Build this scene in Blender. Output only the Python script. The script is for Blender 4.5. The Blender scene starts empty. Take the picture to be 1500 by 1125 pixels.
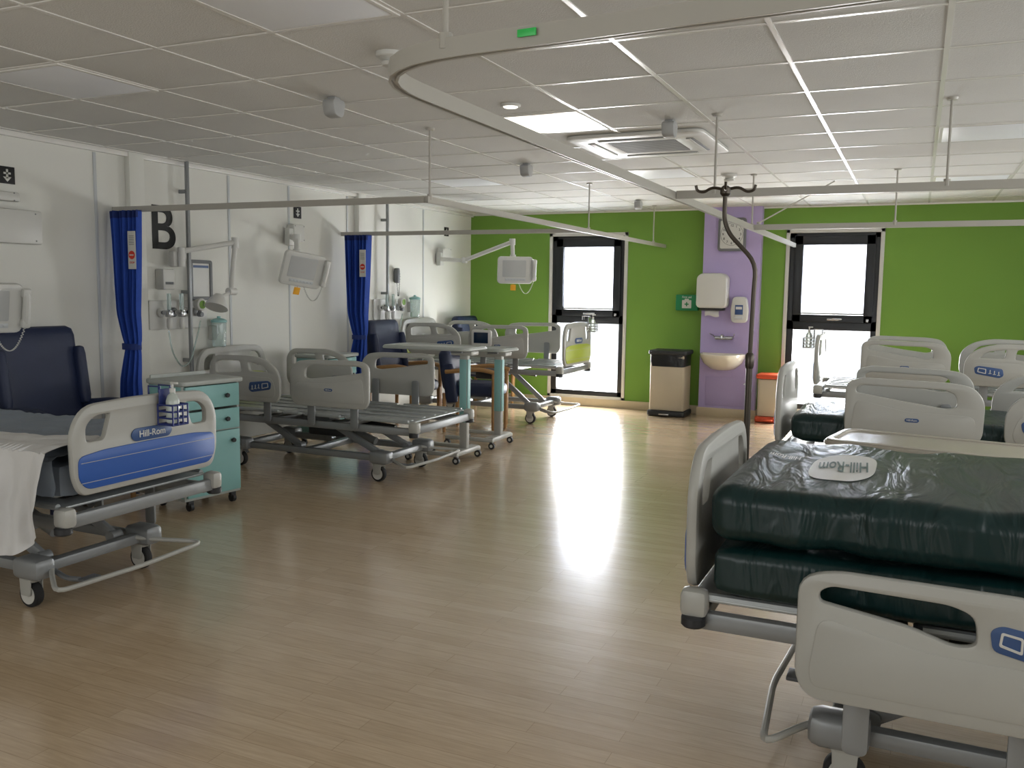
import bpy,bmesh,random
from math import *
from mathutils import Vector,Matrix,noise
random.seed(3)
S=bpy.context.scene; COL=S.collection
V=Vector
# ------------------------------------------------------------ room numbers
XL=-5.43; XR=2.35; YF=10.54; YB=-2.2; H=2.435; YP=10.42
# ------------------------------------------------------------ materials
def lin(h):
    o=[]
    for i in (0,2,4):
        c=int(h[i:i+2],16)/255
        o.append(c/12.92 if c<=.04045 else ((c+.055)/1.055)**2.4)
    return o
def mat(name,hx,rough=.5,metal=0.,var=.05,scale=6.,bump=0.,bscale=80.,spec=.5,trans=0.,emit=0.,stretch=(1,1,1)):
    m=bpy.data.materials.new(name);m.use_nodes=True;nt=m.node_tree;N=nt.nodes;L=nt.links
    b=N['Principled BSDF'];c=lin(hx)
    tc=N.new('ShaderNodeTexCoord');mp=N.new('ShaderNodeMapping');mp.inputs['Scale'].default_value=stretch
    L.new(tc.outputs['Object'],mp.inputs[0])
    n=N.new('ShaderNodeTexNoise');n.inputs['Scale'].default_value=scale;n.inputs['Detail'].default_value=4
    L.new(mp.outputs[0],n.inputs['Vector'])
    mx=N.new('ShaderNodeMix');mx.data_type='RGBA'
    mx.inputs[6].default_value=[min(1,x*(1-var)) for x in c]+[1];mx.inputs[7].default_value=[min(1,x*(1+var)) for x in c]+[1]
    L.new(n.outputs[0],mx.inputs[0]);L.new(mx.outputs[2],b.inputs['Base Color'])
    b.inputs['Roughness'].default_value=rough;b.inputs['Metallic'].default_value=metal
    b.inputs['Specular IOR Level'].default_value=spec
    b.inputs['Transmission Weight'].default_value=trans
    if emit:
        b.inputs['Emission Color'].default_value=c+[1];b.inputs['Emission Strength'].default_value=emit
    if bump:
        n2=N.new('ShaderNodeTexNoise');n2.inputs['Scale'].default_value=bscale;n2.inputs['Detail'].default_value=5
        L.new(mp.outputs[0],n2.inputs['Vector'])
        bp=N.new('ShaderNodeBump');bp.inputs['Strength'].default_value=bump;bp.inputs['Distance'].default_value=.01
        L.new(n2.outputs[0],bp.inputs['Height']);L.new(bp.outputs[0],b.inputs['Normal'])
    return m
M={}
M['wall']=mat('cream_wall_paint','d8d8d1',.75,var=.06,scale=1.3,bump=.05)
M['green']=mat('green_wall_paint','6c9436',.7,var=.05,scale=2,bump=.05)
M['lilac']=mat('lilac_wall_paint','b1a2cd',.6,var=.04,bump=.05)
M['tile']=mat('ceiling_tile','ccccc8',.85,var=.07,scale=2.0,bump=.3,bscale=160)
M['grid']=mat('ceiling_grid_enamel','dcdad5',.26)
M['diff']=mat('lamp_diffuser','e6e9ee',.4,var=.02)
M['seam']=mat('wall_joint_strip','bcc0c2',.5,var=.02)
M['lampon']=mat('lit_lamp_diffuser','fff8ec',.4,emit=1.6)
M['white']=mat('white_plastic','c9c9c4',.4,var=.03)
M['trackm']=mat('white_enamel_track','aaa79e',.35,var=.03)
M['bedw']=mat('bed_plastic','a9a9a3',.38,var=.03)
M['bedg']=mat('bed_frame_grey','8b8e8f',.4,metal=.25,var=.05)
M['deck']=mat('deck_grey_steel','a2a6a6',.35,metal=.4,var=.05)
M['dark']=mat('dark_plastic','26282b',.5)
M['dgrey']=mat('grey_plastic','6c6f72',.5)
M['lgrey']=mat('light_grey_plastic','a4a5a4',.5)
M['disp']=mat('unlit_display_grey','b2b4b3',.35)
M['rubber']=mat('black_rubber','1b1b1c',.7)
M['steel']=mat('steel','b8b9ba',.25,metal=.9)
M['bronze']=mat('dark_steel_pole','4a443d',.35,metal=.8)
M['frame']=mat('anthracite_window_frame','15181d',.35)
M['arch']=mat('window_reveal_paint','c4c3bd',.5)
M['blue']=mat('blue_panel','2856a4',.4)
M['labelblue']=mat('label_blue','34507f',.4)
M['wireblue']=mat('dark_blue_coated_wire','1c2c6c',.4)
M['lime']=mat('lime_panel','a9b73c',.45)
M['navy']=mat('navy_vinyl','192544',.5,var=.15,bump=.15,bscale=200)
M['curt']=mat('blue_curtain_fabric','244aa8',.8,var=.15,scale=30,bump=.15,bscale=300)
M['curtd']=mat('dark_blue_band','182f70',.8)
M['teal']=mat('teal_laminate','82b2b0',.45,var=.03)
M['grey_lam']=mat('grey_laminate','a8ada8',.45,var=.03)
M['tan']=mat('pale_moulded_laminate','aaa498',.3,var=.04,scale=5,stretch=(1,8,1))
M['wood']=mat('beech_wood','a37b4c',.45,var=.2,scale=5,stretch=(1,1,10))
M['red']=mat('red_plastic','c8321e',.5)
M['orange']=mat('orange_plastic','cf4f28',.5)
M['beige']=mat('beige_enamel','b9ae98',.4)
M['black']=mat('black_paint','0c0c0d',.6)
M['signg']=mat('sign_green','0c7a48',.5)
M['ink']=mat('printed_grey_ink','4d6561',.5)
M['ceram']=mat('cream_ceramic','d8d1c1',.12,var=.02)
M['screen']=mat('dark_screen','16283f',.15)
M['yellow']=mat('yellow_tag','e8a61c',.5)
M['clear']=mat('clear_plastic','cfe0dc',.15,trans=.7)
M['skirt']=mat('cream_skirting','c4b596',.5,var=.05)
M['sheet']=mat('white_cotton','cdcdcc',.9,var=.04,bump=.3,bscale=25)
M['blanket']=mat('grey_blue_cotton','828c98',.9,var=.08,bump=.3,bscale=18)
M['gel']=mat('gel_liquid','cfd8d0',.2,trans=.3)
M['bag']=mat('black_bin_bag','15161a',.3,bump=.6,bscale=15)
M['plaingreen']=mat('plain_green','35c05a',.4)  # plain green for the small strip on the curtain track
def floor_mat():
    m=bpy.data.materials.new('wood_plank_vinyl');m.use_nodes=True;nt=m.node_tree;N=nt.nodes;L=nt.links;b=N['Principled BSDF']
    g=N.new('ShaderNodeNewGeometry')
    br=N.new('ShaderNodeTexBrick');br.offset=.37;br.offset_frequency=2
    br.inputs['Scale'].default_value=1;br.inputs['Brick Width'].default_value=.8;br.inputs['Row Height'].default_value=.075
    br.inputs['Mortar Size'].default_value=.0012;br.inputs['Mortar Smooth'].default_value=.2;br.inputs['Bias'].default_value=0
    br.inputs['Color1'].default_value=lin('c0a98a')+[1];br.inputs['Color2'].default_value=lin('cab496')+[1];br.inputs['Mortar'].default_value=lin('a79072')+[1]
    L.new(g.outputs['Position'],br.inputs['Vector'])
    mp=N.new('ShaderNodeMapping');mp.inputs['Scale'].default_value=(4,60,1);L.new(g.outputs['Position'],mp.inputs[0])
    n=N.new('ShaderNodeTexNoise');n.inputs['Scale'].default_value=1.6;n.inputs['Detail'].default_value=6;n.inputs['Roughness'].default_value=.6;L.new(mp.outputs[0],n.inputs['Vector'])
    r=N.new('ShaderNodeValToRGB');r.color_ramp.elements[0].position=.28;r.color_ramp.elements[0].color=(.82,.80,.77,1);r.color_ramp.elements[1].position=.72;r.color_ramp.elements[1].color=(1.07,1.07,1.07,1)
    L.new(n.outputs[0],r.inputs[0])
    mx=N.new('ShaderNodeMix');mx.data_type='RGBA';mx.blend_type='MULTIPLY';mx.inputs[0].default_value=1
    L.new(br.outputs[0],mx.inputs[6]);L.new(r.outputs[0],mx.inputs[7]);L.new(mx.outputs[2],b.inputs['Base Color'])
    b.inputs['Roughness'].default_value=.26
    b.inputs['Specular IOR Level'].default_value=.5
    b.inputs['Coat Weight'].default_value=.8
    b.inputs['Coat Roughness'].default_value=.17
    b.inputs['Coat IOR'].default_value=1.5
    return m
M['floor']=floor_mat()
def vinyl_mat():
    m=mat('green_mattress_vinyl','0b2727',.35,var=.15,scale=3,spec=.4);nt=m.node_tree;N=nt.nodes;L=nt.links
    tc=N.new('ShaderNodeTexCoord');mp=N.new('ShaderNodeMapping');mp.inputs['Scale'].default_value=(3.6,1.0,1.2);mp.inputs['Rotation'].default_value=(0,0,.35)
    n=N.new('ShaderNodeTexNoise');n.inputs['Scale'].default_value=3.2;n.inputs['Detail'].default_value=3;n.inputs['Distortion'].default_value=.9
    L.new(tc.outputs['Object'],mp.inputs[0]);L.new(mp.outputs[0],n.inputs['Vector'])
    bp=N.new('ShaderNodeBump');bp.inputs['Strength'].default_value=.75;bp.inputs['Distance'].default_value=.027
    L.new(n.outputs[0],bp.inputs['Height']);L.new(bp.outputs[0],N['Principled BSDF'].inputs['Normal']);return m
M['vinyl']=vinyl_mat()
def blind_mat():
    m=bpy.data.materials.new('translucent_blind');m.use_nodes=True;nt=m.node_tree;N=nt.nodes;L=nt.links
    o=N['Material Output'];t=N.new('ShaderNodeBsdfTranslucent');d=N.new('ShaderNodeBsdfDiffuse');mx=N.new('ShaderNodeMixShader')
    w=N.new('ShaderNodeTexNoise');w.inputs['Scale'].default_value=40;cr=N.new('ShaderNodeMix');cr.data_type='RGBA'
    cr.inputs[6].default_value=(.75,.78,.85,1);cr.inputs[7].default_value=(.82,.85,.9,1);L.new(w.outputs[0],cr.inputs[0])
    L.new(cr.outputs[2],t.inputs[0]);L.new(cr.outputs[2],d.inputs[0]);mx.inputs[0].default_value=.4
    L.new(t.outputs[0],mx.inputs[1]);L.new(d.outputs[0],mx.inputs[2]);L.new(mx.outputs[0],o.inputs[0]);return m
M['blind']=blind_mat()
# ------------------------------------------------------------ helpers
def fil(pts,r,n=4,closed=True):
    P=[V(p) for p in pts];k=len(P);out=[]
    for i,p in enumerate(P):
        if not closed and i in(0,k-1): out.append(p);continue
        a=P[i-1];b=P[(i+1)%k];rr=r[i] if isinstance(r,(list,tuple)) else r
        la=(a-p).length;lb=(b-p).length;rr=min(rr,la*.49,lb*.49)
        if rr<1e-5: out.append(p);continue
        s=p+(a-p)/la*rr;e=p+(b-p)/lb*rr
        for j in range(n+1):
            t=j/n;out.append(s*(1-t)**2+p*2*t*(1-t)+e*t*t)
    return out
def fr(o,u,v,su=1,sv=1):
    u=V(u).normalized();v=V(v).normalized();w=u.cross(v)
    m=Matrix.Identity(4)
    for i in range(3): m[i][0]=u[i]*su;m[i][1]=v[i]*sv;m[i][2]=w[i];m[i][3]=o[i]
    return m
PX=lambda o:fr(o,(0,1,0),(0,0,1))    # faces +x
NX=lambda o:fr(o,(0,-1,0),(0,0,1))   # faces -x
NY=lambda o:fr(o,(1,0,0),(0,0,1))    # faces -y
PYf=lambda o:fr(o,(-1,0,0),(0,0,1))  # faces +y
PZ=lambda o:fr(o,(1,0,0),(0,1,0))
def rect(x0,y0,x1,y1): return [(x0,y0),(x1,y0),(x1,y1),(x0,y1)]
def curve_mesh(cu):
    ob=bpy.data.objects.new('tmp',cu);me=bpy.data.meshes.new_from_object(ob)
    bpy.data.objects.remove(ob);bpy.data.curves.remove(cu);return me
class Part:
    def __init__(s,name,mats,parent=None,label=None):
        s.name=name;s.mats=mats if isinstance(mats,list) else [mats];s.parent=parent;s.label=label;s.bm=bmesh.new()
    def merge(s,me,mx=None,mi=0):
        if mx is not None: me.transform(mx)
        n=len(s.bm.faces);s.bm.from_mesh(me);s.bm.faces.ensure_lookup_table()
        for f in s.bm.faces[n:]: f.material_index=mi
        bpy.data.meshes.remove(me)
    def tb(s,t,mx=None,mi=0):
        me=bpy.data.meshes.new('t');t.to_mesh(me);t.free();s.merge(me,mx,mi)
    def box(s,c,sz,bev=.004,mi=0,rot=None,seg=2):
        t=bmesh.new();bmesh.ops.create_cube(t,size=1);bmesh.ops.scale(t,vec=sz,verts=t.verts)
        bev=min(bev,min(sz)*.45)
        if bev>0: bmesh.ops.bevel(t,geom=t.edges[:],offset=bev,segments=seg,affect='EDGES',profile=.5)
        m=Matrix.Translation(c)
        if rot: m=m@(rot if isinstance(rot,Matrix) else Matrix.Rotation(rot[0],4,rot[1]))
        s.tb(t,m,mi);return s
    def bx(s,x0,y0,z0,x1,y1,z1,bev=.003,mi=0):
        return s.box(((x0+x1)/2,(y0+y1)/2,(z0+z1)/2),(abs(x1-x0),abs(y1-y0),abs(z1-z0)),bev,mi)
    def tube(s,pts,r,n=8,mi=0,f=0,closed=False):
        P=fil(pts,f,4,closed) if f else [V(p) for p in pts]
        k=len(P);rings=[];up=None
        for i,p in enumerate(P):
            a=P[i-1] if (i or closed) else P[0];b=P[(i+1)%k] if (i<k-1 or closed) else P[-1]
            t=(b-a).normalized()
            if up is None: up=t.orthogonal().normalized()
            up=(up-t*up.dot(t));up=up.normalized() if up.length>1e-6 else t.orthogonal().normalized()
            sd=t.cross(up);rr=r[i] if isinstance(r,list) else r
            rings.append([p+(up*cos(2*pi*j/n)+sd*sin(2*pi*j/n))*rr for j in range(n)])
        return s.loft(rings,not closed,not closed,mi,closed)
    def sweep(s,pts,prof,mi=0,f=0,closed=False):
        P=fil(pts,f,8,closed) if f else [V(p) for p in pts];k=len(P);rings=[]
        for i,p in enumerate(P):
            a=P[i-1] if (i or closed) else P[0];b=P[(i+1)%k] if (i<k-1 or closed) else P[-1]
            t=(b-a).normalized();sd=t.cross(V((0,0,1))).normalized()
            rings.append([p+sd*q[0]+V((0,0,q[1])) for q in prof])
        return s.loft(rings,not closed,not closed,mi,closed)
    def loft(s,rings,c0=True,c1=True,mi=0,closed=False):
        vs=[[s.bm.verts.new(p) for p in r] for r in rings];n=len(rings[0])
        R=range(len(rings)) if closed else range(len(rings)-1);k=len(rings)
        for i in R:
            a=vs[i];b=vs[(i+1)%k]
            for j in range(n):
                f=s.bm.faces.new((a[j],a[(j+1)%n],b[(j+1)%n],b[j]));f.material_index=mi
        if c0: f=s.bm.faces.new(vs[0][::-1]);f.material_index=mi
        if c1: f=s.bm.faces.new(vs[-1]);f.material_index=mi
        return s
    def cyl(s,a,b,r,r2=None,n=20,mi=0):
        a=V(a);b=V(b);t=(b-a).normalized();u=t.orthogonal().normalized();w=t.cross(u);r2=r if r2 is None else r2
        return s.loft([[p+(u*cos(2*pi*j/n)+w*sin(2*pi*j/n))*q for j in range(n)] for p,q in((a,r),(b,r2))],True,True,mi)
    def lathe(s,c,prof,n=24,mi=0,ax=(0,0,1),sx=1,sy=1):
        c=V(c);t=V(ax).normalized();u=V((1,0,0)) if abs(t.z)>.9 else t.orthogonal().normalized();w=t.cross(u).normalized();u=w.cross(t)
        return s.loft([[c+t*h+(u*cos(2*pi*j/n)*sx+w*sin(2*pi*j/n)*sy)*max(q,1e-4) for j in range(n)] for q,h in prof],True,True,mi)
    def plate(s,outer,holes,th,mx,bev=.004,mi=0):
        bev=min(bev,th*.45)
        cu=bpy.data.curves.new('t','CURVE');cu.dimensions='2D';cu.fill_mode='BOTH';cu.extrude=max(th/2-bev,0);cu.bevel_depth=bev;cu.bevel_resolution=1
        for lp in [outer]+list(holes):
            sp=cu.splines.new('POLY');sp.points.add(len(lp)-1)
            for q,p in zip(sp.points,lp): q.co=(p[0],p[1],0,1)
            sp.use_cyclic_u=True
        s.merge(curve_mesh(cu),mx,mi);return s
    def text(s,b,size,mx,ext=.0008,mi=0,al='CENTER'):
        cu=bpy.data.curves.new('t','FONT');cu.body=b;cu.size=size;cu.extrude=ext;cu.align_x=al;cu.align_y='CENTER';cu.offset=size*.012
        s.merge(curve_mesh(cu),mx,mi);return s
    def grid(s,fn,nu,nv,mi=0,thick=0):
        t=bmesh.new();vs=[[t.verts.new(fn(i/nu,j/nv)) for j in range(nv+1)] for i in range(nu+1)]
        for i in range(nu):
            for j in range(nv): t.faces.new((vs[i][j],vs[i+1][j],vs[i+1][j+1],vs[i][j+1]))
        if thick: bmesh.ops.solidify(t,geom=t.faces[:],thickness=thick)
        s.tb(t,None,mi);return s
    def cushion(s,c,sz,r,cuts=16,amp=0,fq=5,mi=0,puff=0,rot=None,seed=0,st=(1,1,1)):
        t=bmesh.new();bmesh.ops.create_cube(t,size=1);bmesh.ops.subdivide_edges(t,edges=t.edges[:],cuts=cuts,use_grid_fill=True)
        hx,hy,hz=[q/2 for q in sz]
        for v in t.verts:
            p=V((v.co.x*sz[0],v.co.y*sz[1],v.co.z*sz[2]));q=V((max(-hx+r,min(hx-r,p.x)),max(-hy+r,min(hy-r,p.y)),max(-hz+r,min(hz-r,p.z))))
            d=p-q
            if d.length>1e-6: p=q+d.normalized()*r;nn=d.normalized()
            else: nn=V((0,0,1))
            k=(1-(v.co.x*2)**4)*(1-(v.co.y*2)**4)
            p+=nn*noise.noise(V((p.x*fq*st[0],p.y*fq*.6*st[1]+seed,p.z*fq*st[2])))*amp
            p.z+=puff*k*(1 if v.co.z>0 else 0)
            v.co=p
        m=Matrix.Translation(c)
        if rot: m=m@rot
        s.tb(t,m,mi);return s
    def done(s,loc=None,rz=0,**kw):
        bm=s.bm;bmesh.ops.remove_doubles(bm,verts=bm.verts,dist=1e-5)
        bmesh.ops.recalc_face_normals(bm,faces=bm.faces)
        for f in bm.faces: f.smooth=True
        for e in bm.edges:
            if len(e.link_faces)!=2 or e.calc_face_angle(0)>.6: e.smooth=False
        me=bpy.data.meshes.new(s.name);bm.to_mesh(me);bm.free()
        for m in s.mats: me.materials.append(m)
        ob=bpy.data.objects.new(s.name,me);COL.objects.link(ob)
        if s.parent: ob.parent=s.parent
        if loc: ob.location=loc
        ob.rotation_euler[2]=rz
        if s.label: ob['label']=s.label
        for k,v in kw.items(): ob[k]=v
        return ob
def thing(name,label,cat,loc=(0,0,0),rz=0,group=None):
    e=bpy.data.objects.new(name,None);e.empty_display_size=.1;COL.objects.link(e);e.location=loc;e.rotation_euler[2]=rz
    e['label']=label;e['category']=cat
    if group: e['group']=group
    return e
def struct(p,**k): return p.done(kind='structure',**k)
# ------------------------------------------------------------ camera
f,th,pi_,ro,ch=1294.4696,.4278,.1052,.0128,1.4452
Fv=V((-sin(th)*cos(pi_),cos(th)*cos(pi_),-sin(pi_)));R0=V((cos(th),sin(th),0));U0=R0.cross(Fv)
Rv=R0*cos(ro)+U0*sin(ro);Uv=U0*cos(ro)-R0*sin(ro)
cd=bpy.data.cameras.new('camera');co=bpy.data.objects.new('camera',cd);COL.objects.link(co)
cm=Matrix.Identity(4)
for i in range(3): cm[i][0]=Rv[i];cm[i][1]=Uv[i];cm[i][2]=-Fv[i]
cm[2][3]=ch;co.matrix_world=cm
cd.sensor_width=36;cd.lens=36*f/1500;cd.clip_start=.05;S.camera=co
# ------------------------------------------------------------ room shell
def flat(name,m,x0,y0,z0,x1,y1,z1):
    vs=[(x,y,z) for x in(x0,x1) for y in(y0,y1) for z in(z0,z1)]
    me=bpy.data.meshes.new(name);me.from_pydata(vs,[],[(0,1,3,2),(4,6,7,5),(0,4,5,1),(2,3,7,6),(0,2,6,4),(1,5,7,3)]);me.materials.append(m);me.update()
    o=bpy.data.objects.new(name,me);COL.objects.link(o);o['kind']='structure';return o
flat('floor',M['floor'],XL-.2,YB-.2,-.1,XR+.2,YF+.2,0)
WIN=[(-4.262,.964),(-1.362,.964)];WZ0,WZ1=.13,2.14
p=Part('wall_far',M['green'])
xs=[XL-.2,WIN[0][0],WIN[0][0]+.964,WIN[1][0],WIN[1][0]+.964,XR+.2]
for i in (0,2,4): p.bx(xs[i],YF,0,xs[i+1],YF+.2,H+.3,0)
for i in (1,3): p.bx(xs[i],YF,0,xs[i+1],YF+.2,WZ0,0);p.bx(xs[i],YF,WZ1,xs[i+1],YF+.2,H+.3,0)
struct(p)
p=Part('wall_left',M['wall']);p.bx(XL-.2,YB-.2,0,XL,YF,H+.3,0);struct(p)
SZ0,SZ1=1.2,2.25
def wall_open(name,axis,pos,lo,hi,ops,z0,z1,out):
    p=Part(name,M['wall']);cur=lo
    def b(a0,a1,c0,c1):
        if axis=='x': p.bx(pos,a0,c0,pos+out,a1,c1,0)
        else: p.bx(a0,pos,c0,a1,pos+out,c1,0)
    for a,c in ops:
        b(cur,a,0,H+.3);b(a,c,0,z0);b(a,c,z1,H+.3);cur=c
    b(cur,hi,0,H+.3);struct(p)
RW=[(-.4,8.8)]  # added opening in the unseen right wall, for side fill light
BW=[(-4.2,-.4)]  # added opening behind the camera, for fill from the back
wall_open('wall_right','x',XR,YB-.2,YF,RW,SZ0,SZ1,.2)
wall_open('wall_back','y',YB,XL,XR,BW,SZ0-.3,SZ1,-.2)
# pillar
p=Part('wall_pillar',M['lilac']);p.bx(-2.312,YP,0,-1.657,YF,H,0);struct(p)
# service columns along the left wall
k=1
for y0,y1,d in ((4.90,5.04,.05),(7.86,8.0,.06),(1.9,2.05,.06)):
    p=Part('wall_column',M['wall']);p.bx(XL,y0,0,XL+d,y1,H,.004);struct(p)
for y in (4.62,5.98,6.78,7.72,9.28,3.3):
    p=Part('trim_%d'%k,M['seam']);p.bx(XL,y,.1,XL+.006,y+.025,H-.04,.001);struct(p);k+=1
p=Part('trim_%d'%k,M['grid']);p.bx(XL,YB,H-.035,XL+.04,YF,H,.004);struct(p);k+=1
p=Part('trim_%d'%k,M['grid']);p.bx(XL,YF-.03,H-.02,XR,YF,H,.002);struct(p);k+=1
# baseboards
p=Part('baseboard_far',M['skirt'])
for a,b in ((XL,-2.312),(-1.657,XR)): p.bx(a,YF-.02,0,b,YF,.1,.004)
p.bx(-2.33,YP-.015,0,-1.64,YP,.1,.004);struct(p)
p=Part('baseboard_left',M['skirt']);p.bx(XL,YB,0,XL+.015,YF,.1,.004);struct(p)
# ceiling: tiles + T bars
p=Part('ceiling',[M['tile'],M['grid']])
p.bx(XL-.2,YB-.2,H,XR+.2,YF+.2,H+.1,0,0)
x=-.551-.6*9
while x<XR:
    if x>XL: p.bx(x-.010,YB,H-.004,x+.010,YF,H+.001,0,1)
    x+=.6
y=.45-.6*4
while y<YF:
    p.bx(XL,y-.009,H-.0035,XR,y+.009,H+.001,0,1);y+=.6
struct(p)
# ------------------------------------------------------------ far windows
def window(n,x0,w):
    x1=x0+w;Y=YF
    p=Part('window_%d'%n,[M['arch'],M['frame'],M['steel']])
    t=.035
    for a in ((x0-t,WZ0-.03,x0+.006,WZ1+t),(x1-.006,WZ0-.03,x1+t,WZ1+t),(x0-t,WZ1-.006,x1+t,WZ1+t),(x0-t,WZ0-.03,x1+t,WZ0+.006)):
        p.bx(a[0],Y-.018,a[1],a[2],Y+.12,a[3],.003,0)
    ya,yb=Y+.0,Y+.1;a=x0+.006;b=x1-.006;z0=WZ0+.006;z1=WZ1-.006;m=.06;zm=1.10
    p.bx(a,ya,z0,a+m+.015,yb,z1,.004,1);p.bx(b-m,ya,z0,b,yb,z1,.004,1)
    p.bx(a,ya,z0,b,yb,z0+m,.004,1);p.bx(a,ya,z1-m,b,yb,z1,.004,1);p.bx(a,ya,zm-.055,b,yb,zm+.055,.004,1)
    sa,sb,s0,s1=a+.055,b-.045,zm+.035,z1-.03;q=.095;yc=Y-.02
    p.bx(sa,yc,s0,sa+q,yb,s1,.006,1);p.bx(sb-q,yc,s0,sb,yb,s1,.006,1);p.bx(sa,yc,s0,sb,yb,s0+q-.01,.006,1);p.bx(sa,yc,s1-q-.01,sb,yb,s1,.006,1)
    p.box(((sa+sb)/2+.02,yc-.015,s0+.035),(.13,.02,.025),.006,2);p.box(((sa+sb)/2+.06,yc-.03,s0+.04),(.11,.014,.018),.005,2)
    p.box((sb-.05,yc-.01,s0+.03),(.03,.02,.035),.004,2)
    struct(p)
    e=thing('roller_blind','white translucent roller blind pulled down over the upper pane','blind',((sa+sb)/2,Y,0),0,'roller blinds in the windows')
    hw=(sb-sa)/2-q+.004
    q2=Part('blind_fabric',M['blind'],e);q2.bx(-hw,.03,s0+q-.006,hw,.034,s1-q-.005,.001);q2.done()
    q2=Part('bottom_bar',M['white'],e);q2.bx(-hw,.022,s0+q-.008,hw,.04,s0+q+.012,.003);q2.done()
window(1,*WIN[0]);window(2,*WIN[1])
def fill_window(n,axis,pos,lo,hi,out,z0,z1):  # plain frames for the added, unseen fill openings
    p=Part('window_%d'%n,M['frame']);d0=pos+out*.3;d1=pos+out*.6
    def b(a0,a1,c0,c1):
        if axis=='x': p.bx(d0,a0,c0,d1,a1,c1,.003)
        else: p.bx(a0,d0,c0,a1,d1,c1,.003)
    b(lo,lo+.06,z0,z1);b(hi-.06,hi,z0,z1);b(lo,hi,z0,z0+.06);b(lo,hi,z1-.06,z1)
    k=max(2,round((hi-lo)/1.5))
    for i in range(1,k): c=lo+(hi-lo)*i/k;b(c-.03,c+.03,z0,z1)
    struct(p)
fill_window(3,'x',XR,RW[0][0],RW[0][1],.2,SZ0,SZ1)
fill_window(4,'y',YB,BW[0][0],BW[0][1],-.2,SZ0-.3,SZ1)
# ------------------------------------------------------------ daylight
def area(name,loc,rot,sx,sy,power,col,spread=pi):
    l=bpy.data.lights.new(name,'AREA');l.shape='RECTANGLE';l.size=sx;l.size_y=sy;l.energy=power;l.color=col;l.spread=spread
    o=bpy.data.objects.new(name,l);COL.objects.link(o);o.location=loc;o.rotation_euler=rot
for x0,w in WIN: area('daylight_and_fill',(x0+w/2,YF+.3,1.13),(-pi/2,0,0),1.3,2.4,400,(1,.997,.99))
for a,b in RW: area('daylight_and_fill',(XR+.23,(a+b)/2,(SZ0+SZ1)/2),(0,pi/2,0),1.15,b-a+.1,120,(1,.99,.97))  # fill lamp behind the added right-hand opening, out of view
for a,b in BW: area('daylight_and_fill',((a+b)/2,YB-.23,(SZ0-.3+SZ1)/2),(pi/2,0,0),b-a+.1,1.4,50,(1,.99,.97))  # fill lamp outside the added opening at the camera's back
w=bpy.data.worlds.new('sky');S.world=w;w.use_nodes=True
bg=w.node_tree.nodes['Background'];bg.inputs[0].default_value=(.9,.95,1,1);bg.inputs[1].default_value=1.5
try: w.cycles.sampling_method='NONE'
except Exception: pass
S.view_settings.view_transform='Standard';S.view_settings.exposure=0
# ------------------------------------------------------------ ceiling fittings
def panel(x,y,on=False):
    e=thing('ceiling_light_panel','square flush ceiling light panel, '+('switched on and glowing' if on else 'switched off'),'ceiling light',(x,y,H-.005),0,'flush ceiling light panels')
    q=Part('bezel',M['grid'],e)
    q.plate(rect(-.29,-.29,.29,.29),[rect(-.272,-.272,.272,.272)],.008,PZ((0,0,0)),.002);q.done()
    q=Part('diffuser',M['lampon' if on else 'diff'],e);q.bx(-.272,-.272,-.002,.272,.272,.004,.001);q.done()
panel(-2.05,4.95,True)
for x,y in ((-2.05,2.55),(-2.05,7.35),(.35,6.15),(-3.85,3.15),(-3.85,7.35),(.35,8.55)): panel(x,y)
def downlight(x,y):
    e=thing('ceiling_downlight','small round recessed downlight, lit','ceiling light',(x,y,H),0)
    q=Part('bezel',M['white'],e);q.lathe((0,0,-.012),[(.05,0),(.055,.004),(.055,.012)]);q.done()
    q=Part('lamp',M['lampon'],e);q.lathe((0,0,-.016),[(.036,0),(.04,.004)]);q.done()
downlight(-2.04,4.41)
def smoke(x,y,s=1):
    e=thing('smoke_detector','round white ceiling smoke detector','smoke detector',(x,y,H),0,'smoke detectors on the ceiling')
    q=Part('base',M['white'],e);q.lathe((0,0,-.02*s),[(.05*s,0),(.055*s,.005*s),(.055*s,.02*s)]);q.done()
    q=Part('sensor_head',M['white'],e);q.lathe((0,0,-.055*s),[(.012*s,0),(.03*s,.006*s),(.036*s,.018*s),(.024*s,.024*s),(.045*s,.035*s)]);q.done()
smoke(-2.08,3.28,1.1);smoke(-1.49,7.58,1.2)
def speaker(x,y,s=1):
    e=thing('ceiling_sensor','small grey wedge-shaped sensor under the ceiling','sensor',(x,y,H-.01),0,'wedge sensors on the ceiling')
    q=Part('bracket',M['lgrey'],e);q.box((0,0,0),(.05,.05,.02),.004);q.done()
    q=Part('housing',M['lgrey'],e);q.plate(fil([(-.04*s,-.09*s),(.03*s,-.1*s),(.055*s,-.01),(-.055*s,-.01)],.02),[],.09*s,fr((0,0,0),(0,1,0),(0,0,1)),.01);q.done()
for x,y,s in ((-2.83,3.92,.85),(-2.84,6.45,.85),(-2.8,9.37,.8),(-1.36,5.13,.82)): speaker(x,y,s)
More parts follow.
